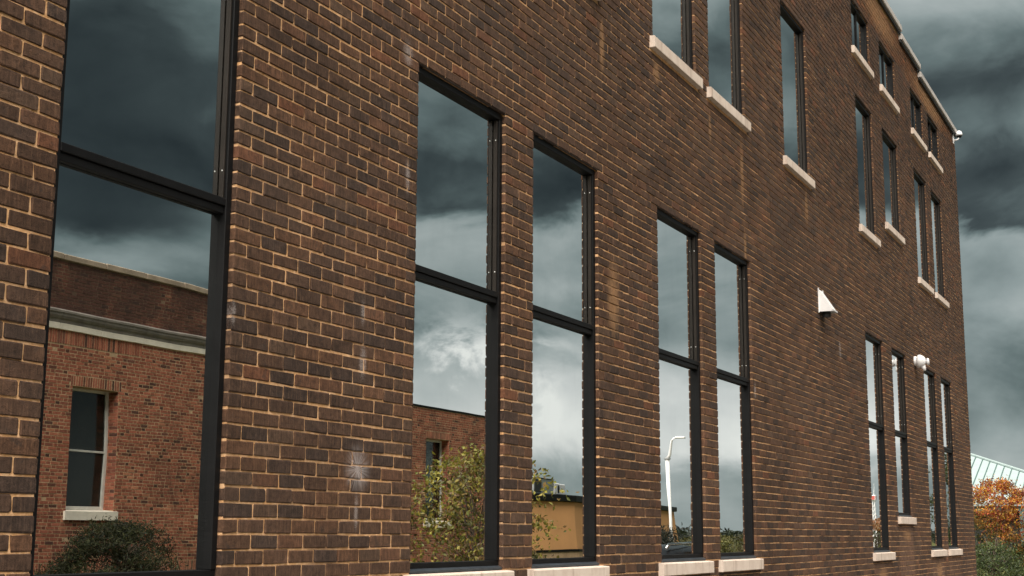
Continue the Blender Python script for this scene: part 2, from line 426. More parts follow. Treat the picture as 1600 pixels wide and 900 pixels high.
bricks = []   # x0, x1, z0, z1, tone
MOD = 0.2052
for ci in range(len(lines) - 1):
    z0, z1 = lines[ci], lines[ci + 1]
    zm = (z0 + z1)/2
    cuts = [(BX0, BX0)]
    block = []; brk = []; clip = []
    for a, b, s0, s1, k in OP:
        if s0 - 0.01 < zm < s1: block.append((a, b))
        elif s0 - 0.075 < zm < s0: block.append((a - 0.072, b + 0.072))
        elif s0 - 0.145 < zm < s0: brk += [a - 0.072, b + 0.072]; clip.append((a - 0.072, b + 0.072, s0 - SILL_H - .007))
    for (a, b), zt in PANEL:
        if zm < zt: brk += [a, b]
    for a, b, zt in COPE[:2]:
        if zm > COPE[2][2] - 0.2: brk.append(b)
    block.sort()
    segs = []; x = BX0
    for a, b in block: segs.append((x, a)); x = b
    segs.append((x, BX1))
    out = []
    for a, b in segs:
        for q in sorted(brk):
            if a + 0.03 < q < b - 0.03: out.append((a, q)); a = q
        out.append((a, b))
    phase = 6.657 + (MOD/2 if ci % 2 else 0) + random.uniform(-.006, .006)
    drift = random.uniform(-.004, .004)
    for a, b in out:
        if b - a < 0.02: continue
        js = [a]
        k = math.floor((a - phase)/MOD) + 1
        while phase + k*MOD < b:
            j = phase + k*MOD + random.gauss(0, .0045) + drift
            if j - js[-1] > 0.058 and b - j > 0.058: js.append(j)
            k += 1
        js.append(b)
        fin = [js[0]]
        for j0, j1 in zip(js[:-1], js[1:]):
            if j1 - j0 > 0.245: fin.append(j0 + (j1 - j0)*random.choice((.5, .55, .45)))
            fin.append(j1)
        for j0, j1 in zip(fin[:-1], fin[1:]):
            xm = (j0 + j1)/2
            ztop = min([z1, wall_top(xm)] + [q[2] for q in clip if q[0] < xm < q[1]])
            if ztop - z0 < 0.022: continue
            e0 = j0 if any(abs(j0 - q) < 1e-6 for q in (a,)) and j0 > BX0 + .01 else j0 + JT/2
            e1 = j1 if abs(j1 - b) < 1e-6 and j1 < BX1 - .01 else j1 - JT/2
            if abs(j0 - a) < 1e-6 and any(abs(a - q) < 1e-6 for q in brk): e0 = j0 + JT/2
            if abs(j1 - b) < 1e-6 and any(abs(b - q) < 1e-6 for q in brk): e1 = j1 - JT/2
            bricks.append((e0, e1, z0 + JT/2 + random.gauss(0, .0012), ztop - JT/2 + random.gauss(0, .0012), 0))
bricks = np.array(bricks)

PAL = np.array([(.074, .044, .029), (.064, .040, .028), (.084, .049, .031), (.048, .033, .026), (.094, .052, .031), (.104, .056, .034), (.082, .053, .036), (.056, .037, .028), (.118, .055, .031)])
PW = np.array([.24, .20, .16, .10, .10, .05, .08, .05, .02]); PW = PW/PW.sum()
bcol = np.array((1.09, .99, .94))*PAL[rng.choice(len(PAL), len(bricks), p=PW)]*rng.uniform(.86, 1.14, (len(bricks), 1))
xm = (bricks[:, 0] + bricks[:, 1])/2; zm = (bricks[:, 2] + bricks[:, 3])/2
for (a, b), zt in PANEL:                       # the later infill is a touch redder and paler
    k = (xm > a) & (xm < b) & (zm < zt); bcol[k] = bcol[k]*0.4 + np.array((.115, .066, .044))*0.75
k = zm > 7.42; bcol[k] = bcol[k]*np.array((1.35, 1.12, .85))   # brighter facing bricks of the parapet

def rough_brick(L, H, depth, r, proud, cheap=False):
    """one brick, front at y = -proud, edges slightly worn; local origin at its lower left corner"""
    g = lambda s: r.normal(0, s)
    if cheap:
        ring = [(g(.0008), g(.0008)), (L + g(.0008), g(.0008)), (L + g(.0008), H + g(.0008)), (g(.0008), H + g(.0008))]
        ins = .0035
        inner = [(x + (ins if x < L/2 else -ins), zz + (ins if zz < H/2 else -ins)) for x, zz in ring]
    else:
        c = np.abs(r.normal(.005, .0035, 8)).clip(.0015, .016)
        j = r.normal(0, .0017, 8)
        ring = [(c[0], j[0]), (L - c[1], j[1]), (L + j[2], c[2]), (L + j[3], H - c[3]), (L - c[4], H + j[4]), (c[5], H + j[5]), (j[6], H - c[6]), (j[7], c[7])]
        ins = .0035
        inner = [(min(max(x, ins), L - ins), min(max(zz, ins), H - ins)) for x, zz in ring]
    n = len(ring)
    tx, tz = r.normal(0, .0035), r.normal(0, .010)
    yf = lambda x, zz: -proud + tx*(x - L/2) + tz*(zz - H/2)
    V = [(x, yf(x, zz), zz) for x, zz in inner] + [(x, yf(x, zz) + .0032, zz) for x, zz in ring] + [(x, depth, zz) for x, zz in ring]
    F = [tuple(range(n))]
    for i in range(n):
        i2 = (i + 1) % n
        F.append((i2, i, i + n, i2 + n)); F.append((i2 + n, i + n, i + 2*n, i2 + 2*n))
    return V, F

# which bricks show largest in the photograph
def project(P):
    q = (P - np.array([0, -CAMD, 0])) @ np.array(CR)
    f = 2166.5
    return 800 - f*q[:, 0]/q[:, 2], 450 + f*q[:, 1]/q[:, 2]
c00 = project(np.c_[bricks[:, 0], np.zeros(len(bricks)), bricks[:, 2]]); c10 = project(np.c_[bricks[:, 1], np.zeros(len(bricks)), bricks[:, 2]])
c01 = project(np.c_[bricks[:, 0], np.zeros(len(bricks)), bricks[:, 3]])
cx, cy = (c10[0] + c01[0])/2, (c10[1] + c01[1])/2
area = np.abs((c10[0] - c00[0])*(c01[1] - c00[1]))
area[(cx < -25) | (cx > 1600) | (cy < -10) | (cy > 905)] = 0
chosen = set(np.argsort(-area)[:300].tolist())

r0 = np.random.default_rng(5)
UNIT = {}
for kind, L, nvar in (('full', .1955, 14), ('half', .0945, 6), ('most', .145, 5)):
    UNIT[kind] = []
    for i in range(nvar):
        V, F = rough_brick(L, .0592, .095, r0, abs(r0.normal(.0008, .0012)))
        mb = MB(); mb.add(V, F); me = mb.mesh('brick_' + kind); me.materials.append(M['brick_one'])
        UNIT[kind].append((me, L))

# mortar backing with true openings
wall_mb = MB()
E = 0.0045
xs = sorted({BX0, BX1 - .002, 21.98, 23.62} | {v_ for o in OP for v_ in (o[0] - E, o[1] + E)})
zs = sorted({GZ} | {v_ for o in OP for v_ in (o[2] - .005, o[3] + E)} | {c_[2] for c_ in COPE})
YM = 0.0050
def solid(x, zz):
    if zz > wall_top(x): return False
    return not any(o[0] - E < x < o[1] + E and o[2] - .005 < zz < o[3] + E for o in OP)
for i in range(len(xs) - 1):
    for j in range(len(zs) - 1):
        if solid((xs[i] + xs[i + 1])/2, (zs[j] + zs[j + 1])/2):
            wall_mb.add([(xs[i], YM, zs[j]), (xs[i + 1], YM, zs[j]), (xs[i + 1], YM, zs[j + 1]), (xs[i], YM, zs[j + 1])], [(0, 1, 2, 3)])
for a, b, s0, s1, k in OP:
    a -= E; b += E; s0 -= .005; s1 += E
    wall_mb.add([(a, YM, s0), (a, .3, s0), (a, .3, s1), (a, YM, s1)], [(0, 1, 2, 3)])
    wall_mb.add([(b, YM, s0), (b, .3, s0), (b, .3, s1), (b, YM, s1)], [(3, 2, 1, 0)])
    wall_mb.add([(a, YM, s1), (b, YM, s1), (b, .3, s1), (a, .3, s1)], [(0, 1, 2, 3)])
    wall_mb.add([(a, YM, s0), (b, YM, s0), (b, .3, s0), (a, .3, s0)], [(3, 2, 1, 0)])
me = bpy.data.meshes.new('wall'); me.from_pydata(wall_mb.v, [], wall_mb.f); me.update()
wall = link('wall', me, M['mortar'], building)

def place_brick(i):
    x0, x1, z0, z1, _ = bricks[i]
    L, H = x1 - x0, z1 - z0
    kind = 'half' if L < .118 else ('most' if L < .168 else 'full')
    me, UL = random.choice(UNIT[kind])
    o = bpy.data.objects.new('brick', me); COL.objects.link(o); o.parent = wall
    o.scale = (L/UL, 1, H/.0592)
    if random.random() < .5:
        o.location = (x0, random.gauss(0, .0008), z0)
    else:                                     # the same brick laid upside down
        o.location = (x1, random.gauss(0, .0008), z1); o.rotation_euler = (0, math.pi, 0)
    o.color = (*bcol[i], 1)
V_, F_, C_ = [], [], []
for i in range(len(bricks)):
    if i in chosen: place_brick(i); continue
    x0, x1, z0, z1, _ = bricks[i]
    V, F = rough_brick(x1 - x0, z1 - z0, .095, r0, abs(r0.normal(.0008, .0014)), cheap=(xm[i] > 11.5))
    b = len(V_); V_ += [(x + x0, y, q + z0) for x, y, q in V]; F_ += [tuple(k + b for k in f) for f in F]; C_ += [bcol[i]]*len(F)
me = bpy.data.meshes.new('brickwork'); me.from_pydata(V_, [], F_); me.update()
finish(me, None, np.array(C_))
stuff(link('brickwork', me, M['brick_many'], wall))

# body of the building behind its face
mb = MB()
ax = BX1 - .004
mb.add([(ax, .0042, GZ), (ax, 12, GZ), (ax, 12, 7.78), (ax, .0042, 7.78)], [(0, 1, 2, 3)])
mb.add([(BX0, .0042, GZ), (BX0, 12, GZ), (BX0, 12, 8.04), (BX0, .0042, 8.04)], [(3, 2, 1, 0)])
mb.add([(BX0, 12, GZ), (ax, 12, GZ), (ax, 12, 7.78), (BX0, 12, 7.78)], [(0, 1, 2, 3)])
mb.build('side_wall', M['mortar'], building)
V_, F_, C_ = [], [], []
r1 = np.random.default_rng(3)
for ci in range(len(lines) - 1):
    z0, z1 = lines[ci] + JT/2, min(lines[ci + 1], 7.78) - JT/2
    if z1 - z0 < .03: continue
    y = .1 if ci % 2 else 0.205
    while y < 8:
        V, F = rough_brick(MOD - JT, z1 - z0, .03, r1, .0005, cheap=True)
        b = len(V_); V_ += [(BX1 - yy - .006, y + x, q + z0) for x, yy, q in V]; F_ += [tuple(k + b for k in f) for f in F]
        C_ += [PAL[r1.choice(len(PAL), p=PW)]]*len(F); y += MOD
me = bpy.data.meshes.new('side_brickwork'); me.from_pydata(V_, [], F_); me.update(); finish(me, None, np.array(C_))
stuff(link('side_brickwork', me, M['brick_many'], building))
mb = MB(); mb.box(BX0 + .01, BX1 - .01, .4, 11.9, 7.4, 7.5); mb.build('roof', M['dark'], building)
for i, (a, b, zt) in enumerate(COPE):          # folded metal coping, one length per step
    mb = MB()
    x1 = b + (.05 if i == 2 else .012)
    mb.prism_x([(-.055, zt + .004), (-.062, zt + .012), (-.062, zt + .092), (-.05, zt + .104), (.36, zt + .118), (.372, zt + .108), (.372, zt + .004)], a, x1)
    cp = mb.build('coping', M['coping'], building)
    dr = MB(); dr.prism_x([(-.038, zt - .040), (-.038, zt + .003), (-.012, zt + .003), (-.012, zt - .040)], a + .003, x1 - .003)
    dr.build('shadow_strip', M['dark'], cp)  # near-black strip under the overhang stands in for the coping's shadow

# ---- windows
YF, YG = 0.026, 0.067
def window(a, b, z0, z1, kind):
    fw = .040
    f = MB()
    f.bbox(a, a + fw, YF, .12, z0 + .055, z1 - .042, .003)
    f.bbox(b - fw, b, YF, .12, z0 + .055, z1 - .042, .003)
    f.bbox(a, b, YF, .12, z1 - .042, z1 - .001, .003)
    f.bbox(a, b, YF + .004, .12, z0 + .010, z0 + .055, .003)
    win = f.build('window', M['frame'], building)
    s = MB()                                   # sloping metal sub-sill
    s.prism_x([(.006, z0 + .001), (.006, z0 + .012), (.030, z0 + .024), (.030, z0 + .001)], a + .003, b - .003)
    s.build('flashing', M['subsill'], win)
    l = MB(); l.box(a - .02, b + .02, .0045, .020, z1 + .001, z1 + .008); l.build('lintel', M['steel'], win)
    gx0, gx1 = a + fw, b - fw
    def pane(x0, x1, q0, q1):
        g = MB(); ta, tb = (random.uniform(-.0016, .0016), random.uniform(-.0012, .0012)) if (a > 11.9 or z0 > 1) else (0, 0)
        yy = lambda sx, sz_: YG + .001 + ta*sx*(x1 - x0) + tb*sz_*(q1 - q0)
        g.add([(x0, yy(-.5, -.5), q0), (x1, yy(.5, -.5), q0), (x1, yy(.5, .5), q1), (x0, yy(-.5, .5), q1)], [(0, 1, 2, 3)])
        g.box(x0, x1, YG + .005, YG + .010, q0, q1)
        g.build('pane', M['glass'], win)
    if kind == 'low':
        zm0, zm1 = z0 + 1.655, z0 + 1.728
        if z0 > 0: zm0, zm1 = 1.435, 1.508
        mb = MB()
        mb.bbox(gx0 + .001, gx1 - .001, 0.026, .065, zm0 + .036, zm1, .003)
        mb.bbox(gx0 + .001, gx1 - .001, 0.036, .065, zm0, zm0 + .034, .003)
        mb.build('transom', M['frame'], win)
        for q0, q1 in ((gx0 + .0005, gx0 + .012), (gx1 - .012, gx1 - .0005)):      # brown stops of the upper sash
            st = MB(); st.bbox(q0, q1, .038, .065, zm1 + .002, z1 - .044, .002); st.build('glazing_bead', M['bronze'], win)
        for zz in (zm1 + .13, z1 - .18):
            sc_ = MB(); sc_.lathe([(0, .0045), (.002, .004), (.003, .002)], (gx1 - .012, .047, zz), (-1, 0, 0), 8)
            sc_.build('screw', M['screw'], win)
        pane(gx0, gx1, z0 + .055, zm0 + .004); pane(gx0, gx1, zm1 - .004, z1 - .042)
    elif kind == 'up':
        for q0, q1 in ((gx0 + .0005, gx0 + .012), (gx1 - .012, gx1 - .0005)):
            st = MB(); st.bbox(q0, q1, .038, .065, z0 + .057, z1 - .044, .002); st.build('glazing_bead', M['bronze'], win)
        pane(gx0, gx1, z0 + .055, z1 - .042)
    else:
        xm_ = (a + b)/2
        mb = MB(); mb.bbox(xm_ - .017, xm_ + .017, .050, .065, z0 + .056, z1 - .043, .003); mb.build('mullion', M['frame'], win)
        pane(gx0, xm_, z0 + .055, z1 - .042); pane(xm_, gx1, z0 + .055, z1 - .042)
    s = MB()
    zt = z0 - .003
    s.prism_x([(-.042, zt - SILL_H), (-.045, zt - SILL_H + .004), (-.045, zt - .012), (-.040, zt - .006), (.02, zt), (.10, zt), (.10, zt - SILL_H)], a - .068, b + .068)
    s.build('sill', M['sill'], win)
for o in OP: window(*o)

# ---- things fixed to the wall
hood = thing('vent_hood', 'small white wedge-shaped vent hood high on the brick wall between the windows', 'vent', (16.02, 0, EYE + 2.585))
h = MB()
hw, hh, hd = .21, .27, .165
A = [(0, -.003, hh), (hw, -.003, hh), (hw, -hd, .02), (0, -hd, .02), (0, -.003, 0), (hw, -.003, 0), (hw, -hd, 0), (0, -hd, 0)]
h.add(A, [(0, 1, 2, 3), (3, 2, 6, 7), (0, 3, 7, 4), (1, 5, 6, 2)])
h.add([(.012, -.006, .012), (hw - .012, -.006, .012), (hw - .012, -hd + .012, .012), (.012, -hd + .012, .012)], [(0, 1, 2, 3)])
h.build('hood', M['white'], hood)
h = MB(); h.bbox(-.012, .010, -.012, -.0005, -.012, hh + .012, .002); h.bbox(hw - .010, hw + .012, -.012, -.0005, -.012, hh + .012, .002); h.build('flange', M['white'], hood)
h = MB(); h.prism_x([(-hd - .004, .0), (-hd - .010, .004), (-hd - .010, .018), (-hd - .003, .024)], -.004, hw + .004); h.build('lip', M['white'], hood)
h = MB(); h.lathe([(0, .05), (.06, .05)], (hw/2, -.07, -.055), (0, 0, 1), 14); h.build('duct', M['dark'], hood)

lampo = thing('wall_floodlight', 'white twin-knuckle floodlight on the brick wall over a narrow far window', 'floodlight', (22.10, 0, EYE + 2.685))
h = MB(); h.lathe([(0, .075), (.03, .075), (.036, .068)], (0, -.0005, 0), (0, -1, 0), 20); h.build('mounting_plate', M['white'], lampo, False)
h = MB(); h.lathe([(0, .060), (.012, .100), (.05, .104), (.08, .094), (.12, .070), (.135, .045)], (0, -.030, .0), (.15, -1, -.12), 22); h.build('lamp_housing', M['white'], lampo, True)
h = MB(); h.lathe([(0, .030), (.025, .030), (.028, .052), (.045, .058), (.06, .052), (.064, .03)], (.022, -.155, -.016), (.15, -1, .05), 16); h.build('lamp_cap', M['white'], lampo, True)
h = MB(); h.lathe([(0, .040), (.05, .034), (.09, .020)], (.02, -.12, -.07), (.1, -.3, -1), 12); h.build('sensor', M['white'], lampo, True)

camd = thing('security_camera', 'round white security camera on a bracket at the roof corner of the brick building', 'camera', (27.36, 0, EYE + 7.72))
h = MB(); h.bbox(-.05, .05, -.016, -.0006, -.16, .16, .004); h.build('wall_plate', M['white'], camd)
h = MB(); h.tube([(0, -.012, -.09), (0, -.06, -.09), (.01, -.10, -.07), (.02, -.112, 0)], .016, 8); h.build('bracket', M['white'], camd, True)
h = MB(); h.lathe([(0, .060), (.02, .063), (.055, .058), (.08, .044), (.095, .022), (.10, .003)], (.02, -.115, .0), (0, 0, 1), 20); h.build('housing', M['white'], camd, True)
h = MB(); h.lathe([(0, .053), (.022, .048), (.04, .033), (.05, .009)], (.02, -.115, -.001), (0, 0, -1), 20); h.build('dome', M['frame'], camd, True)

# ------------------------------------------------------------------ GROUND
def sheet(name, x0, x1, y0, y1, zz, m):
    mb = MB(); mb.add([(x0, y0, zz), (x1, y0, zz), (x1, y1, zz), (x0, y1, zz)], [(0, 1, 2, 3)]); return structure(mb.build(name, m))
def ground_mat(name, c0, c1, scale, rough=0.95, bump=0.4):
    m, t, b = newmat(name); p = pos(t)
    n = t.noise(p, scale, 6, 0.65); f = t.noise(p, scale*22, 4, 0.7)
    c = t.mix(t.ss(n, 0.35, 0.68), c0, c1); c = t.mix(t.ss(f, 0.5, 0.75, 0, 0.5), c, tuple(x*0.5 for x in c0))
    t.l.new(c, b.inputs['Base Color']); b.inputs['Roughness'].default_value = rough; b.inputs['Specular IOR Level'].default_value = 0.2
    t.l.new(t.bump(f, bump, 0.02), b.inputs['Normal']); return m
M['grass'] = ground_mat('rough grass', (.050, .062, .018), (.095, .088, .026), 0.35)
M['asphalt'] = ground_mat('asphalt', (.042, .042, .043), (.062, .061, .060), 1.2, 0.9)
M['concrete'] = ground_mat('pavement concrete', (.24, .23, .21), (.32, .30, .27), 0.9)
sheet('ground', -600, 1200, -900, 900, 0.0, M['grass'])
sheet('road', -40, 42, -8.4, -1.6, 0.006, M['asphalt'])
mb = MB(); x = -8.0
pav = thing('pavement', '', ''); del pav['label']; del pav['category']; structure(pav)
slab_me = None
while x < 42:
    if slab_me is None:
        mb = MB(); mb.bbox(.004, 1.496, -1.45, -.004, -.05, .12, .006); slab_me = mb.mesh('paving_slab'); slab_me.materials.append(M['concrete'])
    o = bpy.data.objects.new('paving_slab', slab_me); COL.objects.link(o); o.parent = pav; o.location = (x, 0, 0); x += 1.5
mb = MB(); mb.bbox(-8, 42, -1.6, -1.454, -.05, .13, .012); structure(mb.build('kerb', M['concrete']))

# ------------------------------------------------------------------ RED BRICK BUILDING ACROSS THE STREET (seen in the mirrored panes)
FY = -15.48
red = thing('red_brick_building', 'red brick building with stone cornice and sash windows, mirrored in the large window', 'building', (0, FY, 0))
M['stone'] = plain('pale limestone', (.82, .74, .62), 0.8, 0, 0.12, 4, 0.2, 40)
M['grey_stone'] = plain('weathered grey stone', (.20, .175, .15), 0.85, 0, 0.3, 3, 0.3, 30)
M['coping_stone'] = plain('tan coping stone', (.36, .28, .205), 0.85, 0, 0.25, 4, 0.3, 40)
M['whiteframe'] = plain('off-white window frame', (.62, .60, .55), 0.5)
M['darkglass'] = plain('dark window glass', (.012, .013, .010), 0.12, 0, 0.3, 2)
RX0, RXM, RX1 = 8.0, 28.5, 39.4
WIN = [(14.2, 15.5, 2.02, 4.40), (20.28, 21.56, 2.02, 4.40), (26.2, 27.4, 2.02, 4.40), (34.06, 35.42, 1.95, 4.26)]
RPAL = np.array([(.37, .125, .078), (.32, .108, .068), (.40, .145, .088), (.25, .09, .06), (.11, .052, .040), (.17, .07, .05), (.46, .19, .11)])
RPW = np.array([.30, .25, .19, .12, .045, .055, .04])
rr = np.random.default_rng(21)
def red_top(x): return 6.80 if x < RXM else 5.10
V_, F_, C_ = [], [], []
def rb(x0, x1, z0, z1, col, y=0.008):
    """front faces +y"""
    b = len(V_); g = y + rr.normal(0, .0015); e = .003
    V_.extend([(x0 + e, g, z0 + e), (x1 - e, g, z0 + e), (x1 - e, g, z1 - e), (x0 + e, g, z1 - e), (x0, 0, z0), (x1, 0, z0), (x1, 0, z1), (x0, 0, z1)])
    F_.extend([(b + 3, b + 2, b + 1, b)] + [(b + i, b + (i + 1) % 4, b + 4 + (i + 1) % 4, b + 4 + i) for i in range(4)])
    C_.extend([col]*5)
def rcol(dark=1.0): return RPAL[rr.choice(len(RPAL), p=RPW)]*rr.uniform(.85, 1.15)*dark
cz = 0.0677; jt = .0125
SOLD = [(RX0, 22.13, 5.17, 5.44)] + [(a - .06, b + .06, z1, z1 + .205) for a, b, z0, z1 in WIN] + [(RX0, RX1, .81, 1.02)]
zz = .55; ci = 0
while zz < 6.8:
    z0, z1 = zz + jt/2, zz + cz - jt/2; zc = (z0 + z1)/2
    x = RX0 + (ci % 2)*.158 + rr.uniform(-.01, .01); k = 0
    while x < RX1:
        L = .203 if k % 2 == 0 else .100
        L += rr.normal(0, .003)
        x0, x1 = x, min(x + L, RX1); xc = (x0 + x1)/2
        ok = zc < red_top(xc) - .02 and not (xc < RXM and 5.44 < zc < 5.83)
        if ok:
            for a, b, s0, s1 in WIN:
                if s0 - .2 < zc < s1:
                    if x0 < a < x1: x1 = a
                    if x0 < b < x1: x0 = b
                    if a <= (x0 + x1)/2 <= b: ok = False
            for a, b, s0, s1 in SOLD:
                if s0 < zc < s1:
                    if x0 < a < x1: x1 = a
                    if x0 < b < x1: x0 = b + .01
                    if a <= (x0 + x1)/2 <= b: ok = False
        if ok and x1 - x0 > .03: rb(x0, x1, z0, z1, rcol(0.8 if k % 2 else 1.0))
        x += L + jt; k += 1
    zz += cz; ci += 1
for a, b, s0, s1 in SOLD:
    x = a
    while x < b - .04:
        clash = any(p <= x <= q and s0 < .9*u + .1*t_ and s1 > t_ for p, q, t_, u in [])
        rb(x + .009, x + .0587, s0 + .007, s1 - .005, rcol()*rr.uniform(.7, 1.15), .014 if s0 > 4.5 else .008); x += .0677
for a, b, s0, s1 in WIN:                       # bricks that turn the corner into the window reveals
    q = s0; k = 0
    while q < s1 - .03:
        for y0, y1 in ((-.10, 0.0), (-.29, -.112)) if k % 2 else ((-.20, 0.0), (-.29, -.212)):
            for xx, sg in ((b, -1), (a, 1)):
                bb = len(V_); xf = xx + sg*.006
                V_.extend([(xf, y0, q + jt/2), (xf, y1, q + jt/2), (xf, y1, q + cz - jt/2), (xf, y0, q + cz - jt/2), (xx, y0, q + jt/2 - .002), (xx, y1, q + jt/2 - .002), (xx, y1, q + cz - jt/2 + .002), (xx, y0, q + cz - jt/2 + .002)])
                F_.extend([(bb, bb + 1, bb + 2, bb + 3)] + [(bb + i, bb + 4 + i, bb + 4 + (i + 1) % 4, bb + (i + 1) % 4) for i in range(4)]); C_.extend([rcol()]*5)
        q += cz; k += 1
me = bpy.data.meshes.new('brickwork'); me.from_pydata(V_, [], F_); me.update(); finish(me, None, np.array(C_))
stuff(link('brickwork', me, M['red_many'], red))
mb = MB()
def rsolid(x, q): return q < red_top(x) and not any(a < x < b and s0 - .2 < q < s1 for a, b, s0, s1 in WIN)
rxs = sorted({RX0, RXM, RX1} | {u for q in WIN for u in q[:2]}); rzs = sorted({0, 5.1, 6.8} | {u for q in WIN for u in (q[2] - .2, q[3])})
for i in range(len(rxs) - 1):
    for j in range(len(rzs) - 1):
        if rsolid((rxs[i] + rxs[i + 1])/2, (rzs[j] + rzs[j + 1])/2):
            mb.add([(rxs[i], 0.004, rzs[j]), (rxs[i + 1], .004, rzs[j]), (rxs[i + 1], .004, rzs[j + 1]), (rxs[i], .004, rzs[j + 1])], [(3, 2, 1, 0)])
for a, b, s0, s1 in WIN:
    s0 -= .2
    for q in (a, b): mb.add([(q, .004, s0), (q, -.3, s0), (q, -.3, s1), (q, .004, s1)], [(0, 1, 2, 3)])
    mb.add([(a, .004, s1), (b, .004, s1), (b, -.3, s1), (a, -.3, s1)], [(0, 1, 2, 3)])
mb.add([(RX1, .004, 0), (RX1, -12, 0), (RX1, -12, 5.1), (RX1, .004, 5.1)], [(0, 1, 2, 3)])
mb.add([(RXM, .004, 5.1), (RXM, -12, 5.1), (RXM, -12, 6.8), (RXM, .004, 6.8)], [(0, 1, 2, 3)])
mb.add([(RX0, .004, 0), (RX0, -12, 0), (RX0, -12, 6.8), (RX0, .004, 6.8)], [(0, 1, 2, 3)])
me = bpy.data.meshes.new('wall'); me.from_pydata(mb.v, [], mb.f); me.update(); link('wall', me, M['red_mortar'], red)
mb = MB(); mb.box(RX0, RXM, -12, -.35, 6.3, 6.4); mb.box(RXM + .01, RX1 - .01, -12, -.02, 4.9, 5.05); mb.build('roof', M['dark'], red)
mb = MB(); mb.bbox(RX0, RX1, .0045, .05, 0, .79, .01); mb.build('plinth', M['grey_stone'], red)
x = RX0
while x < RXM - .1:                            # stone blocks of the band, the cornice and the coping
    e = min(x + 1.18, RXM)
    mb = MB(); mb.bbox(x + .004, e - .004, .0045, .045, 5.442, 5.566, .006); mb.build('band_stone', M['stone'], red)
    mb = MB(); mb.prism_x([(.0045, 5.57), (.045, 5.57), (.05, 5.62), (.075, 5.655), (.095, 5.70), (.10, 5.755), (.115, 5.76), (.115, 5.80), (.06, 5.835), (.0045, 5.835)], x + .003, e - .003)
    mb.build('cornice_stone', M['grey_stone'], red)
    mb = MB(); mb.bbox(x + .005, e - .005, -.35, .05, 6.802, 6.915 + random.uniform(-.008, .008), .012); mb.build('coping_stone', M['coping_stone'], red)
    x = e
mb = MB(); mb.bbox(RXM + .02, RX1 + .03, -.3, .03, 5.102, 5.16, .006); mb.build('coping', M['frame'], red)
for a, b, s0, s1 in WIN:
    f = MB(); yb = -.23
    f.bbox(a, a + .07, yb - .06, yb, s0, s1, .006); f.bbox(b - .07, b, yb - .06, yb, s0, s1, .006)
    f.bbox(a + .071, b - .071, yb - .06, yb - .002, s0, s0 + .07, .006); f.bbox(a + .071, b - .071, yb - .06, yb - .002, s1 - .06, s1 - .001, .006)
    wn = f.build('window', M['whiteframe'], red)
    ml = s0 + (s1 - s0)*.485
    q = MB(); q.bbox(a + .072, b - .072, yb - .055, yb - .008, ml - .02, ml + .02, .004); q.build('meeting_rail', M['whiteframe'], wn)
    for g0, g1 in ((s0 + .071, ml - .021), (ml + .021, s1 - .062)):
        q = MB(); q.box(a + .071, b - .071, yb - .045, yb - .035, g0, g1); q.build('pane', M['darkglass'], wn)
    q = MB(); q.prism_x([(-.29, s0 - .001), (-.16, s0 - .002), (.06, s0 - .03), (.06, s0 - .195), (.0045, s0 - .198), (-.29, s0 - .198)], a - .06, b + .09); q.build('sill', M['stone'], wn)

# ------------------------------------------------------------------ PLANTS
M['leaf'] = attr_leaf('leaves'); M['bark'] = plain('bark', (.085, .062, .045), 0.9, 0, 0.35, 18, 0.5, 60)
M['needle'] = attr_leaf('needles', 0.7)
def leaves(centres, per, spread, size, colfn, seed, flatten=0.7, slim=0.55):
    """many small leaf-shaped faces round the given clump centres"""
    r = np.random.default_rng(seed)
    n = len(centres)*per
    C = np.repeat(np.array(centres), per, 0) + r.normal(0, 1, (n, 3))*np.array(spread)*np.array([1, 1, flatten])
    s = size*r.uniform(.6, 1.35, (n, 1))
    a = r.normal(0, 1, (n, 3)); a[:, 2] -= .35; a /= np.linalg.norm(a, axis=1)[:, None]
    b = np.cross(a, r.normal(0, 1, (n, 3))); b /= np.linalg.norm(b, axis=1)[:, None]
    nn = np.cross(a, b)
    p0 = C - a*s*.5; p1 = C + b*s*slim*.5 + nn*s*.10; p2 = C + a*s*.5; p3 = C - b*s*slim*.5 + nn*s*.10
    V = np.stack([p0, p1, p2, p3], 1).reshape(-1, 3)
    F = np.arange(n*4).reshape(-1, 4)
    me = bpy.data.meshes.new('foliage'); me.from_pydata(V.tolist(), [], F.tolist()); me.update()
    tone = np.repeat(r.uniform(.40, 1.45, len(centres)), per)[:, None]
    cols = np.array([colfn(c, r) for c in C])*tone
    return finish(me, None, cols)
def crown(n, rx, ry, z0, z1, seed, top=0.5, hollow=0.35):
    """clump centres in an uneven crown, widest at fraction `top` of its height"""
    r = np.random.default_rng(seed); out = []
    ph = r.uniform(0, 6.28, 4)
    while len(out) < n:
        t = r.uniform(0, 1); th = r.uniform(0, 6.28)
        wd = math.sqrt(max(0, 1 - ((t - top)/(1.02 - top if t > top else top + .25))**2))
        wd *= 1 + .18*math.sin(2*th + ph[0]) + .15*math.sin(3*th + 7*t + ph[1]) + .12*math.sin(9*t + ph[2])
        q = r.uniform(hollow, 1)**.6*wd
        out.append((rx*q*math.cos(th), ry*q*math.sin(th), z0 + (z1 - z0)*t))
    return np.array(out)
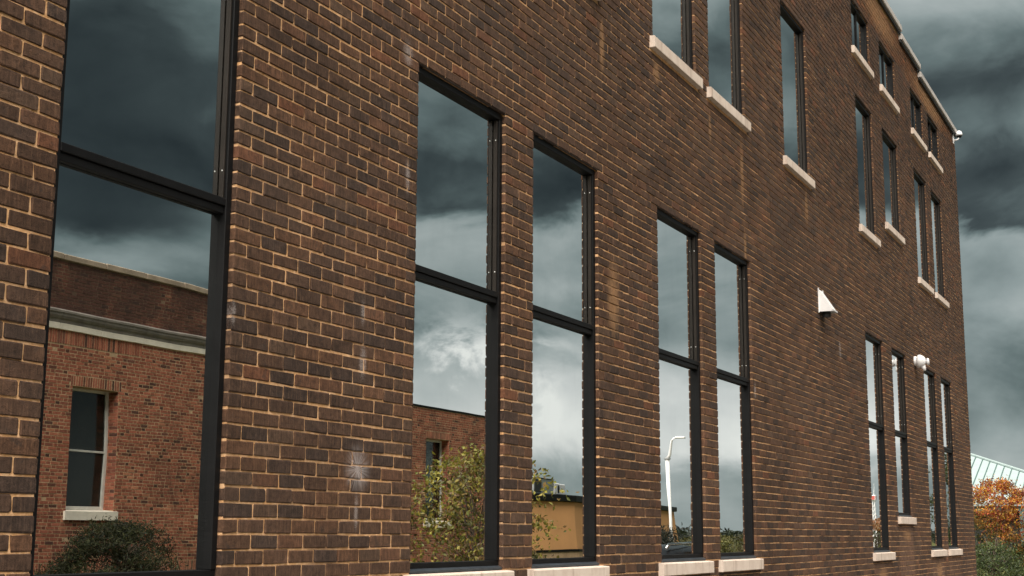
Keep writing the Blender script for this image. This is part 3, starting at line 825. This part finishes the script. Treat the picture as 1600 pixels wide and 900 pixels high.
def branchy(name, parent, h, r0_, nb, seed, spread, m='bark', stems=1):
    r = random.Random(seed); mb = MB()
    for s in range(stems):
        lx, ly = (r.uniform(-.12, .12), r.uniform(-.12, .12)) if stems > 1 else (0, 0)
        dx, dy = (r.uniform(-.3, .3), r.uniform(-.3, .3)) if stems > 1 else (r.uniform(-.05, .05), r.uniform(-.05, .05))
        P = [(lx + dx*t*t*spread*1.5, ly + dy*t*t*spread*1.5, h*t - (.05 if t == 0 else 0)) for t in (0, .25, .5, .75, 1)]
        mb.tube(P, [r0_, r0_*.8, r0_*.6, r0_*.35, r0_*.1], 7)
        for k in range(nb):
            t = r.uniform(.2, .9); th = r.uniform(0, 6.28); L = spread*r.uniform(.5, 1)*(1.15 - t)
            b0 = Vector((lx + dx*t*t*spread*1.5, ly + dy*t*t*spread*1.5, h*t)); dr = Vector((math.cos(th), math.sin(th), r.uniform(.4, 1.0)))
            mb.tube([b0, b0 + dr*L*.5 + Vector((0, 0, .03*L)), b0 + dr*L], [r0_*.38*(1.2 - t), r0_*.22, r0_*.06], 5)
    return mb.build(name, M[m], parent, True)
def pick(*cols):
    cols = [np.array(c) for c in cols]
    return lambda c, r: cols[r.integers(len(cols))]*r.uniform(.7, 1.3)

# the autumn tree past the end of the wall
def autumn(c, r):
    t = (c[2] - .9)/2.4 - .22*c[1] + r.normal(0, .14) + .10*math.sin(c[0]*5 + c[1]*7)
    if t > .50: return np.array([(.36, .065, .022), (.27, .04, .025), (.46, .15, .02), (.55, .27, .025), (.16, .03, .03), (.42, .10, .03), (.62, .37, .05), (.60, .36, .06)][r.integers(8)])*r.uniform(.7, 1.25)
    if t > .22: return np.array([(.30, .10, .03), (.22, .13, .03), (.40, .22, .04), (.12, .12, .03)][r.integers(4)])*r.uniform(.7, 1.2)
    return np.array([(.060, .085, .024), (.045, .068, .022), (.085, .105, .030)][r.integers(3)])*r.uniform(.6, 1.3)
def tree(name, label, loc, cr, per, spread, size, colfn, seed, h, trunk, nb, span, cat='tree', group=None, leafname='crown', woodname='trunk', stems=1, mat='leaf', slim=.55):
    t = thing(name, label, cat, loc, 0, group)
    link(leafname, leaves(cr, per, spread, size, colfn, seed, slim=slim), M[mat], t)
    branchy(woodname, t, h, trunk, nb, seed, span, stems=stems)
    return t
tree('autumn_tree', 'young maple turning orange and red beside the end of the brown brick wall', (51.0, 2.55, 0), crown(230, 1.42, 1.42, .2, 3.48, 16, .28), 95, (.13, .13, .11), .075, autumn, 5, 3.2, .06, 16, 1.1)
def autumn2(c, r):
    return autumn((c[0], c[1], c[2] + .85), r)
tree('autumn_shrub', 'low orange and green shrub in front of the teal metal roof', (50.6, .72, 0), crown(170, 1.05, 1.05, .1, 2.50, 9, .35), 85, (.14, .14, .12), .075, autumn2, 15, 2.1, .045, 12, .9, 'shrub', None, 'foliage', 'stems', 3)
tree('green_shrub', 'dark green leafy shrub at the foot of the orange maple', (48.8, 2.45, 0), crown(70, 1.1, .9, .1, 1.30, 13, .3), 80, (.17, .17, .13), .075, pick((.050, .078, .022), (.036, .055, .018), (.085, .105, .03)), 25, 1.6, .04, 10, .8, 'shrub', None, 'foliage', 'stems', 4)
# plants across the street, seen in the panes
tree('yew_bush', 'dark spreading yew bush under the sash window of the red building', (20.45, -14.3, 0), crown(190, 1.35, .75, .15, 1.72, 31, .45), 110, (.13, .11, .10), .085, pick((.032, .040, .014), (.045, .050, .018), (.062, .062, .022), (.022, .028, .012)), 32, 1.4, .05, 14, 1.0, 'shrub', None, 'foliage', 'stems', 5, 'needle', .22)
tree('young_tree', 'young many-stemmed tree with yellow green leaves before the red brick facade', (24.35, -8.75, 0), crown(230, 1.55, 1.55, .1, 3.15, 41, .22, .1), 31, (.16, .16, .16), .10, pick((.23, .20, .03), (.17, .165, .028), (.10, .105, .022), (.27, .21, .04), (.15, .09, .03)), 42, 3.1, .03, 12, 1.2, 'tree', None, 'crown', 'trunk', 7)
tree('street_tree', 'slim green street tree mirrored in the last narrow windows', (48.2, -3.35, 0), crown(90, .75, .75, .8, 4.3, 51, .5), 60, (.14, .14, .16), .10, lambda c, r: (np.array((.40, .18, .05)) if (c[1] > .35 and r.random() < .5) else np.array([(.045, .065, .02), (.07, .085, .025), (.030, .045, .016)][r.integers(3)]))*r.uniform(.7, 1.3), 52, 4.0, .06, 14, .8)
tree('turning_shrub', 'orange topped shrub mirrored in a far window below the white mast', (61.5, -8.8, 0), crown(90, 1.4, 1.4, .2, 2.3, 61, .5), 60, (.2, .2, .17), .12, lambda c, r: np.array([(.36, .15, .05), (.30, .13, .05), (.22, .13, .04)][r.integers(3)])*r.uniform(.7, 1.2) if c[2] > 1.85 else np.array([(.075, .085, .024), (.11, .105, .03), (.05, .06, .02)][r.integers(3)])*r.uniform(.7, 1.3), 62, 2.0, .05, 10, 1.0, 'shrub', None, 'foliage', 'stems', 4)
tree('dark_conifer', 'dark pointed evergreen standing beside the lamp post', (43.3, -12.0, 0), crown(90, 1.0, 1.0, .1, 1.72, 71, .15), 60, (.16, .16, .15), .12, pick((.012, .016, .010), (.018, .022, .012)), 72, 1.6, .06, 8, .5, 'tree', None, 'crown', 'trunk', 1, 'needle', .25)
for i, (x, y, hgt, lab) in enumerate([(56, -13.0, 1.48, 'olive bush in rough grass just beyond the ochre building corner'), (58.5, -15.6, 1.40, 'olive bush standing closest to the white lamp post'),
        (61.5, -13.2, 1.62, 'tall olive bush between the lamp post and the orange topped shrub'), (66, -17.5, 1.55, 'olive bush deep in the grass behind the street lamp'),
        (70, -15.0, 1.66, 'tallest of the olive bushes in the rough grass'), (52.5, -10.8, 1.30, 'lowest olive bush, nearest to the road end'), (75, -18.5, 1.6, 'farthest olive bush, before the distant wood')]):
    tree('bush', lab, (x, y, 0), crown(60, 1.7, 1.5, .05, hgt, 80 + i, .4), 55, (.2, .2, .14), .13, pick((.085, .085, .022), (.11, .105, .028), (.062, .066, .02), (.13, .11, .03)), 90 + i, hgt*.8, .05, 8, 1.0, 'shrub', 'olive bushes in the rough grass', 'foliage', 'stems', 4)
# far wood on the horizon
r = np.random.default_rng(77); cen = []
for k in range(900):
    a = R(r.uniform(-40, 8)); dd = r.uniform(300, 380); cen.append((dd*math.cos(a), dd*math.sin(a), 0.9 + abs(r.normal(0, .75))*(.8 + .4*math.sin(a*37))))
me = leaves(cen, 26, (3.2, 3.2, .55), 1.1, pick((.016, .024, .014), (.024, .032, .017), (.012, .018, .012)), 78)
me.name = 'distant_wood'; stuff(link('distant_wood', me, M['leaf']))

# ------------------------------------------------------------------ OCHRE BUILDING (mirrored)
M['ochre'] = plain('ochre stucco', (.60, .30, .12), 0.85, 0, 0.10, 0.8, 0.2, 30)
M['teal'] = plain('pale teal painted metal', (.275, .345, .34), 0.5, 0.0, 0.06, 2)
M['teal_dark'] = plain('teal metal seam', (.05, .10, .097), 0.6)
M['grey'] = plain('galvanised grey', (.33, .34, .34), 0.45, 0.3, 0.15)
och = thing('stucco_building', 'low ochre stucco building with battered walls, dark roof edge and brick base', 'building', (55.6, -20.4, 0))
FP = [(0, 0), (25.9, -4.69), (20, -22), (-14, -18), (-14, -1.2)]     # plan, anticlockwise from its street corner
def ring(off, zz_):
    c = np.mean(FP, 0); return [((x - c[0])*(1 + off) + c[0], (y - c[1])*(1 + off) + c[1], zz_) for x, y in FP]
def loft(rings):
    mb = MB(); n = len(FP); mb.v = [p for r_ in rings for p in r_]
    for i in range(len(rings) - 1):
        for k in range(n): mb.f.append((i*n + k, i*n + (k + 1) % n, (i + 1)*n + (k + 1) % n, (i + 1)*n + k))
    mb.f.append(tuple(range((len(rings) - 1)*n, len(rings)*n))); return mb
loft([ring(.02, .95), ring(.0, 2.95)]).build('wall', M['ochre'], och)
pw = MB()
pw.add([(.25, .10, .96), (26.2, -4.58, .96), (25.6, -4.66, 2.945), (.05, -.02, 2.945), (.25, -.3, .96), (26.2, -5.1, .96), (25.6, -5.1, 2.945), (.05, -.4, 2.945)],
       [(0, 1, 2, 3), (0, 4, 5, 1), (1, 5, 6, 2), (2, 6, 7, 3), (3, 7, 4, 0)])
M['ochre_lit'] = plain('lit ochre stucco', (.80, .49, .19), 0.85, 0, 0.08, 0.8, 0.2, 30)
pw.build('lit_face_panel', M['ochre_lit'], och)  # paler copy of the ochre puts this face's full light into its colour
loft([ring(.028, 0), ring(.028, .85)]).build('brick_base', M['red_mortar'], och)
loft([ring(.031, .852), ring(.031, .945)]).build('base_trim', M['frame'], och)
loft([ring(.012, 2.953), ring(.016, 2.99), ring(.016, 3.22), ring(.010, 3.25)]).build('roof_edge', M['frame'], och)
hv = thing('rooftop_unit', 'grey rooftop air handling unit with round fan on the ochre building', 'air conditioner', (55.2, -22.0, 3.252), -.18)
h = MB(); h.bbox(-3.4, -.35, -.8, .8, 0, .62, .02); h.build('housing', M['grey'], hv)
h = MB(); h.bbox(-3.38, -2.3, .802, .83, .06, .56, .01); h.build('louvre', M['dark'], hv)
h = MB(); h.bbox(-.345, 1.7, -.7, .85, .0, .50, .03); h.build('condenser', M['white'], hv)
h = MB(); h.lathe([(0, .17), (.03, .17), (.035, .12)], (.35, .851, .26), (0, 1, 0), 18); h.build('fan', M['frame'], hv)
h = MB(); h.bbox(-3.5, -.2, -.84, .84, .63, .655, .01); h.build('hood', M['grey'], hv)

lp = thing('lamp_post', 'tall white street lamp with one curved arm', 'lamp post', (55.9, -15.98, 0))
h = MB(); h.tube([(0, 0, 0), (-.3, 0, 1.61), (-.62, -.03, 4.77)], [.10, .082, .06], 12); h.build('post', M['white'], lp, True)
h = MB(); h.tube([(-.62, -.03, 4.74), (-.64, .05, 4.86), (-.66, .12, 5.2), (-.68, .17, 5.45), (-.66, .25, 5.56), (-.62, .36, 5.6)], [.065, .052, .047, .043, .038, .034], 10); h.build('arm', M['white'], lp, True)
h = MB(); h.bbox(-.72, -.52, .34, .74, 5.56, 5.64, .02); h.build('lamp_head', M['white'], lp)
h = MB(); h.lathe([(0, .10), (.05, .10), (.07, .075)], (-.615, -.03, 4.70), (0, 0, 1), 12); h.build('collar', M['grey'], lp)
h = MB(); h.lathe([(0, .36), (.05, .36), (.06, .26)], (0, 0, 0), (0, 0, 1), 14); h.build('base_flange', M['grey'], lp)

M['red_paint'] = plain('red paint', (.45, .09, .07), .5)
ms = thing('radio_mast', 'slim white lattice mast with a red and white box near its top', 'mast', (102.6, -17.15, 0))
h = MB()
for s in (-1, 1):
    for q in (-1, 1): h.tube([(s*.20, q*.20, 0), (s*.10, q*.10, 4.2)], .035, 6)
for k in range(12):
    zz_ = .2 + k*.34; wv = .20 - .10*zz_/4.2
    for s in (-1, 1): h.tube([(-wv, s*wv, zz_), (wv, s*wv, zz_ + .3)], .022, 5); h.tube([(s*wv, -wv, zz_), (s*wv, wv, zz_ + .3)], .022, 5)
h.build('lattice', M['white'], ms)
h = MB(); h.bbox(-.22, .22, -.22, .22, 4.1, 4.5, .03); h.build('box', M['white'], ms)
h = MB(); h.bbox(-.235, -.221, -.16, .16, 4.16, 4.44, .002); h.bbox(-.16, .16, .221, .235, 4.16, 4.44, .002); h.build('panel', M['red_paint'], ms)
h = MB(); h.tube([(0, 0, 4.5), (0, 0, 5.4)], [.03, .012], 6); h.build('whip_aerial', M['white'], ms)

# ------------------------------------------------------------------ TEAL ROOFED PAVILION past the end of the wall
pv = thing('pavilion', 'low pavilion with a pale teal standing-seam metal hip roof', 'building', (75, -.1, 0))
ZE, SL, SPAN, RUN = 3.27, math.tan(R(20)), 34.0, 10.0
top = ZE + RUN*SL
h = MB()
h.add([(0, 0, ZE), (0, SPAN, ZE), (RUN, SPAN - RUN, top), (RUN, RUN, top), (2*RUN, 0, ZE), (2*RUN, SPAN, ZE)], [(0, 3, 2, 1), (0, 4, 3), (4, 5, 2, 3), (5, 1, 2)])
h.build('roof', M['teal'], pv)
rf = pv.children[0]
k = 0; y = .3
while y < SPAN - .3:
    e = min(y, SPAN - y, RUN)
    h = MB(); h.add([(-.02, y - .018, ZE + .001), (-.02, y + .018, ZE + .001), (-.02, y + .018, ZE + .06), (-.02, y - .018, ZE + .06),
                     (e - .12, y - .018, ZE + (e - .12)*SL), (e - .12, y + .018, ZE + (e - .12)*SL), (e - .12, y + .018, ZE + (e - .12)*SL + .055), (e - .12, y - .018, ZE + (e - .12)*SL + .055)],
                    [(0, 1, 2, 3), (4, 7, 6, 5), (0, 3, 7, 4), (1, 5, 6, 2), (3, 2, 6, 7)])
    h.build('seam', M['teal_dark'], rf); y += .43
h = MB()
for (a, b) in (((0, 0, ZE), (RUN, RUN, top)), ((2*RUN, 0, ZE), (RUN, RUN, top))):
    h.tube([(a[0], a[1], a[2] + .05), (b[0], b[1], b[2] + .03)], .085, 8)
h.tube([(RUN, RUN, top + .05), (RUN, SPAN - RUN, top + .03)], .085, 8)
h.build('hip_cap', M['teal'], rf)
h = MB(); h.bbox(-.10, -.001, -.1, SPAN + .1, ZE - .16, ZE + .0, .012); h.build('gutter', M['teal'], pv)
h = MB(); h.bbox(.0, 2*RUN, -.10, -.001, ZE - .16, ZE + .0, .012); h.build('fascia', M['teal'], pv)
h = MB(); h.bbox(.05, .12, .05, SPAN - .05, ZE - .40, ZE - .165, .006); h.build('beam', M['teal_dark'], pv)
h = MB(); h.box(.9, 2*RUN - .9, .9, SPAN - .9, 0, ZE - .17); h.build('wall', M['dark'], pv)
for y in np.arange(.4, SPAN, 4.1):
    h = MB(); h.bbox(.02, .24, y - .11, y + .11, 0, ZE - .41, .01); h.build('post', M['teal_dark'], pv)

# ------------------------------------------------------------------ PARKED CAR (its roof shows in a lower pane)
M['car'] = plain('black car paint', (.012, .012, .014), 0.22, 0.0, 0.1)
M['chrome'] = plain('chrome', (.75, .75, .75), 0.15, 1.0, 0.03)
M['rubber'] = plain('tyre rubber', (.02, .02, .02), 0.8)
M['lamp'] = plain('clear lamp', (.55, .55, .52), 0.1)
M['tail'] = plain('red lamp', (.32, .02, .02), 0.2)
car = thing('parked_car', 'dark parked car with bright roof rails standing along the kerb', 'car', (19.7, -3.1, .006))
prof = [(-2.1, .32, .62, .80), (-2.16, .30, .86, .83), (-1.95, .28, .98, .86), (-1.0, .26, 1.00, .88), (.4, .26, 1.00, .88), (1.1, .26, .98, .88), (1.75, .28, .88, .84), (2.12, .32, .74, .78), (2.2, .36, .58, .70)]
def cloft(secs, nm, m, parent):
    mb = MB(); n = len(secs[0])
    for s_ in secs: mb.v += s_
    for i in range(len(secs) - 1):
        for k in range(n): mb.f.append((i*n + k, i*n + (k + 1) % n, (i + 1)*n + (k + 1) % n, (i + 1)*n + k))
    mb.f.append(tuple(range(n))); mb.f.append(tuple(range((len(secs) - 1)*n, len(secs)*n)))
    return mb.build(nm, m, parent, True)
def csec(x, z0, z1, w_): return [(x, -w_*.92, z0), (x, w_*.92, z0), (x, w_, z0 + (z1 - z0)*.35), (x, w_*.97, z0 + (z1 - z0)*.8), (x, w_*.88, z1), (x, 0, z1 + .02), (x, -w_*.88, z1), (x, -w_*.97, z0 + (z1 - z0)*.8), (x, -w_, z0 + (z1 - z0)*.35)]
body = cloft([csec(*q) for q in prof], 'body', M['car'], car)
def ksec(x, z1, w0, w1): return [(x, -w0, .97), (x, w0, .97), (x, w1, z1 - .03), (x, w1*.8, z1), (x, 0, z1 + .015), (x, -w1*.8, z1), (x, -w1, z1 - .03)]
cloft([ksec(-2.0, 1.02, .80, .74), ksec(-1.55, 1.40, .82, .66), ksec(-.7, 1.46, .82, .66), ksec(.2, 1.44, .82, .66), ksec(1.05, 1.02, .82, .76)], 'cabin', M['car'], car)
for s in (-1, 1):
    h = MB(); h.tube([(-1.6, s*.55, 1.42), (-1.5, s*.55, 1.475), (-.6, s*.55, 1.495), (.1, s*.55, 1.475), (.2, s*.55, 1.43)], .022, 8); h.build('roof_rail', M['chrome'], car, True)
    h = MB(); h.add([(-1.45, s*.775, 1.03), (.70, s*.80, 1.03), (.15, s*.695, 1.38), (-1.30, s*.69, 1.38)], [(0, 1, 2, 3)]); h.build('side_window', M['darkglass'], car)
    h = MB(); h.bbox(2.02, 2.16, s*.62 - .12, s*.62 + .12, .62, .74, .02); h.build('headlight', M['lamp'], car)
    h = MB(); h.bbox(-2.175, -2.09, s*.66 - .1, s*.66 + .1, .66, .86, .02); h.build('tail_light', M['tail'], car)
    h = MB(); h.bbox(.62, .74, s*.93 - .09, s*.93 + .09, 1.0, 1.12, .02); h.build('mirror', M['car'], car)
    for x in (-1.35, 1.35):
        h = MB(); h.lathe([(0, .24), (.0, .315), (.03, .33), (.19, .33), (.22, .315), (.22, .24)], (x, s*.88 - .11, .33), (0, 1, 0), 22); wh = h.build('tyre', M['rubber'], car, True)
        h = MB(); h.lathe([(0, .23), (.03, .21), (.05, .06), (.06, .05)], (x, s*.88 + s*.10, .33), (0, s, 0), 18); h.build('rim', M['chrome'], wh)
h = MB(); h.add([(1.02, -.74, 1.03), (1.02, .74, 1.03), (.24, .60, 1.42), (.24, -.60, 1.42)], [(0, 1, 2, 3)]); h.build('windscreen', M['darkglass'], car)
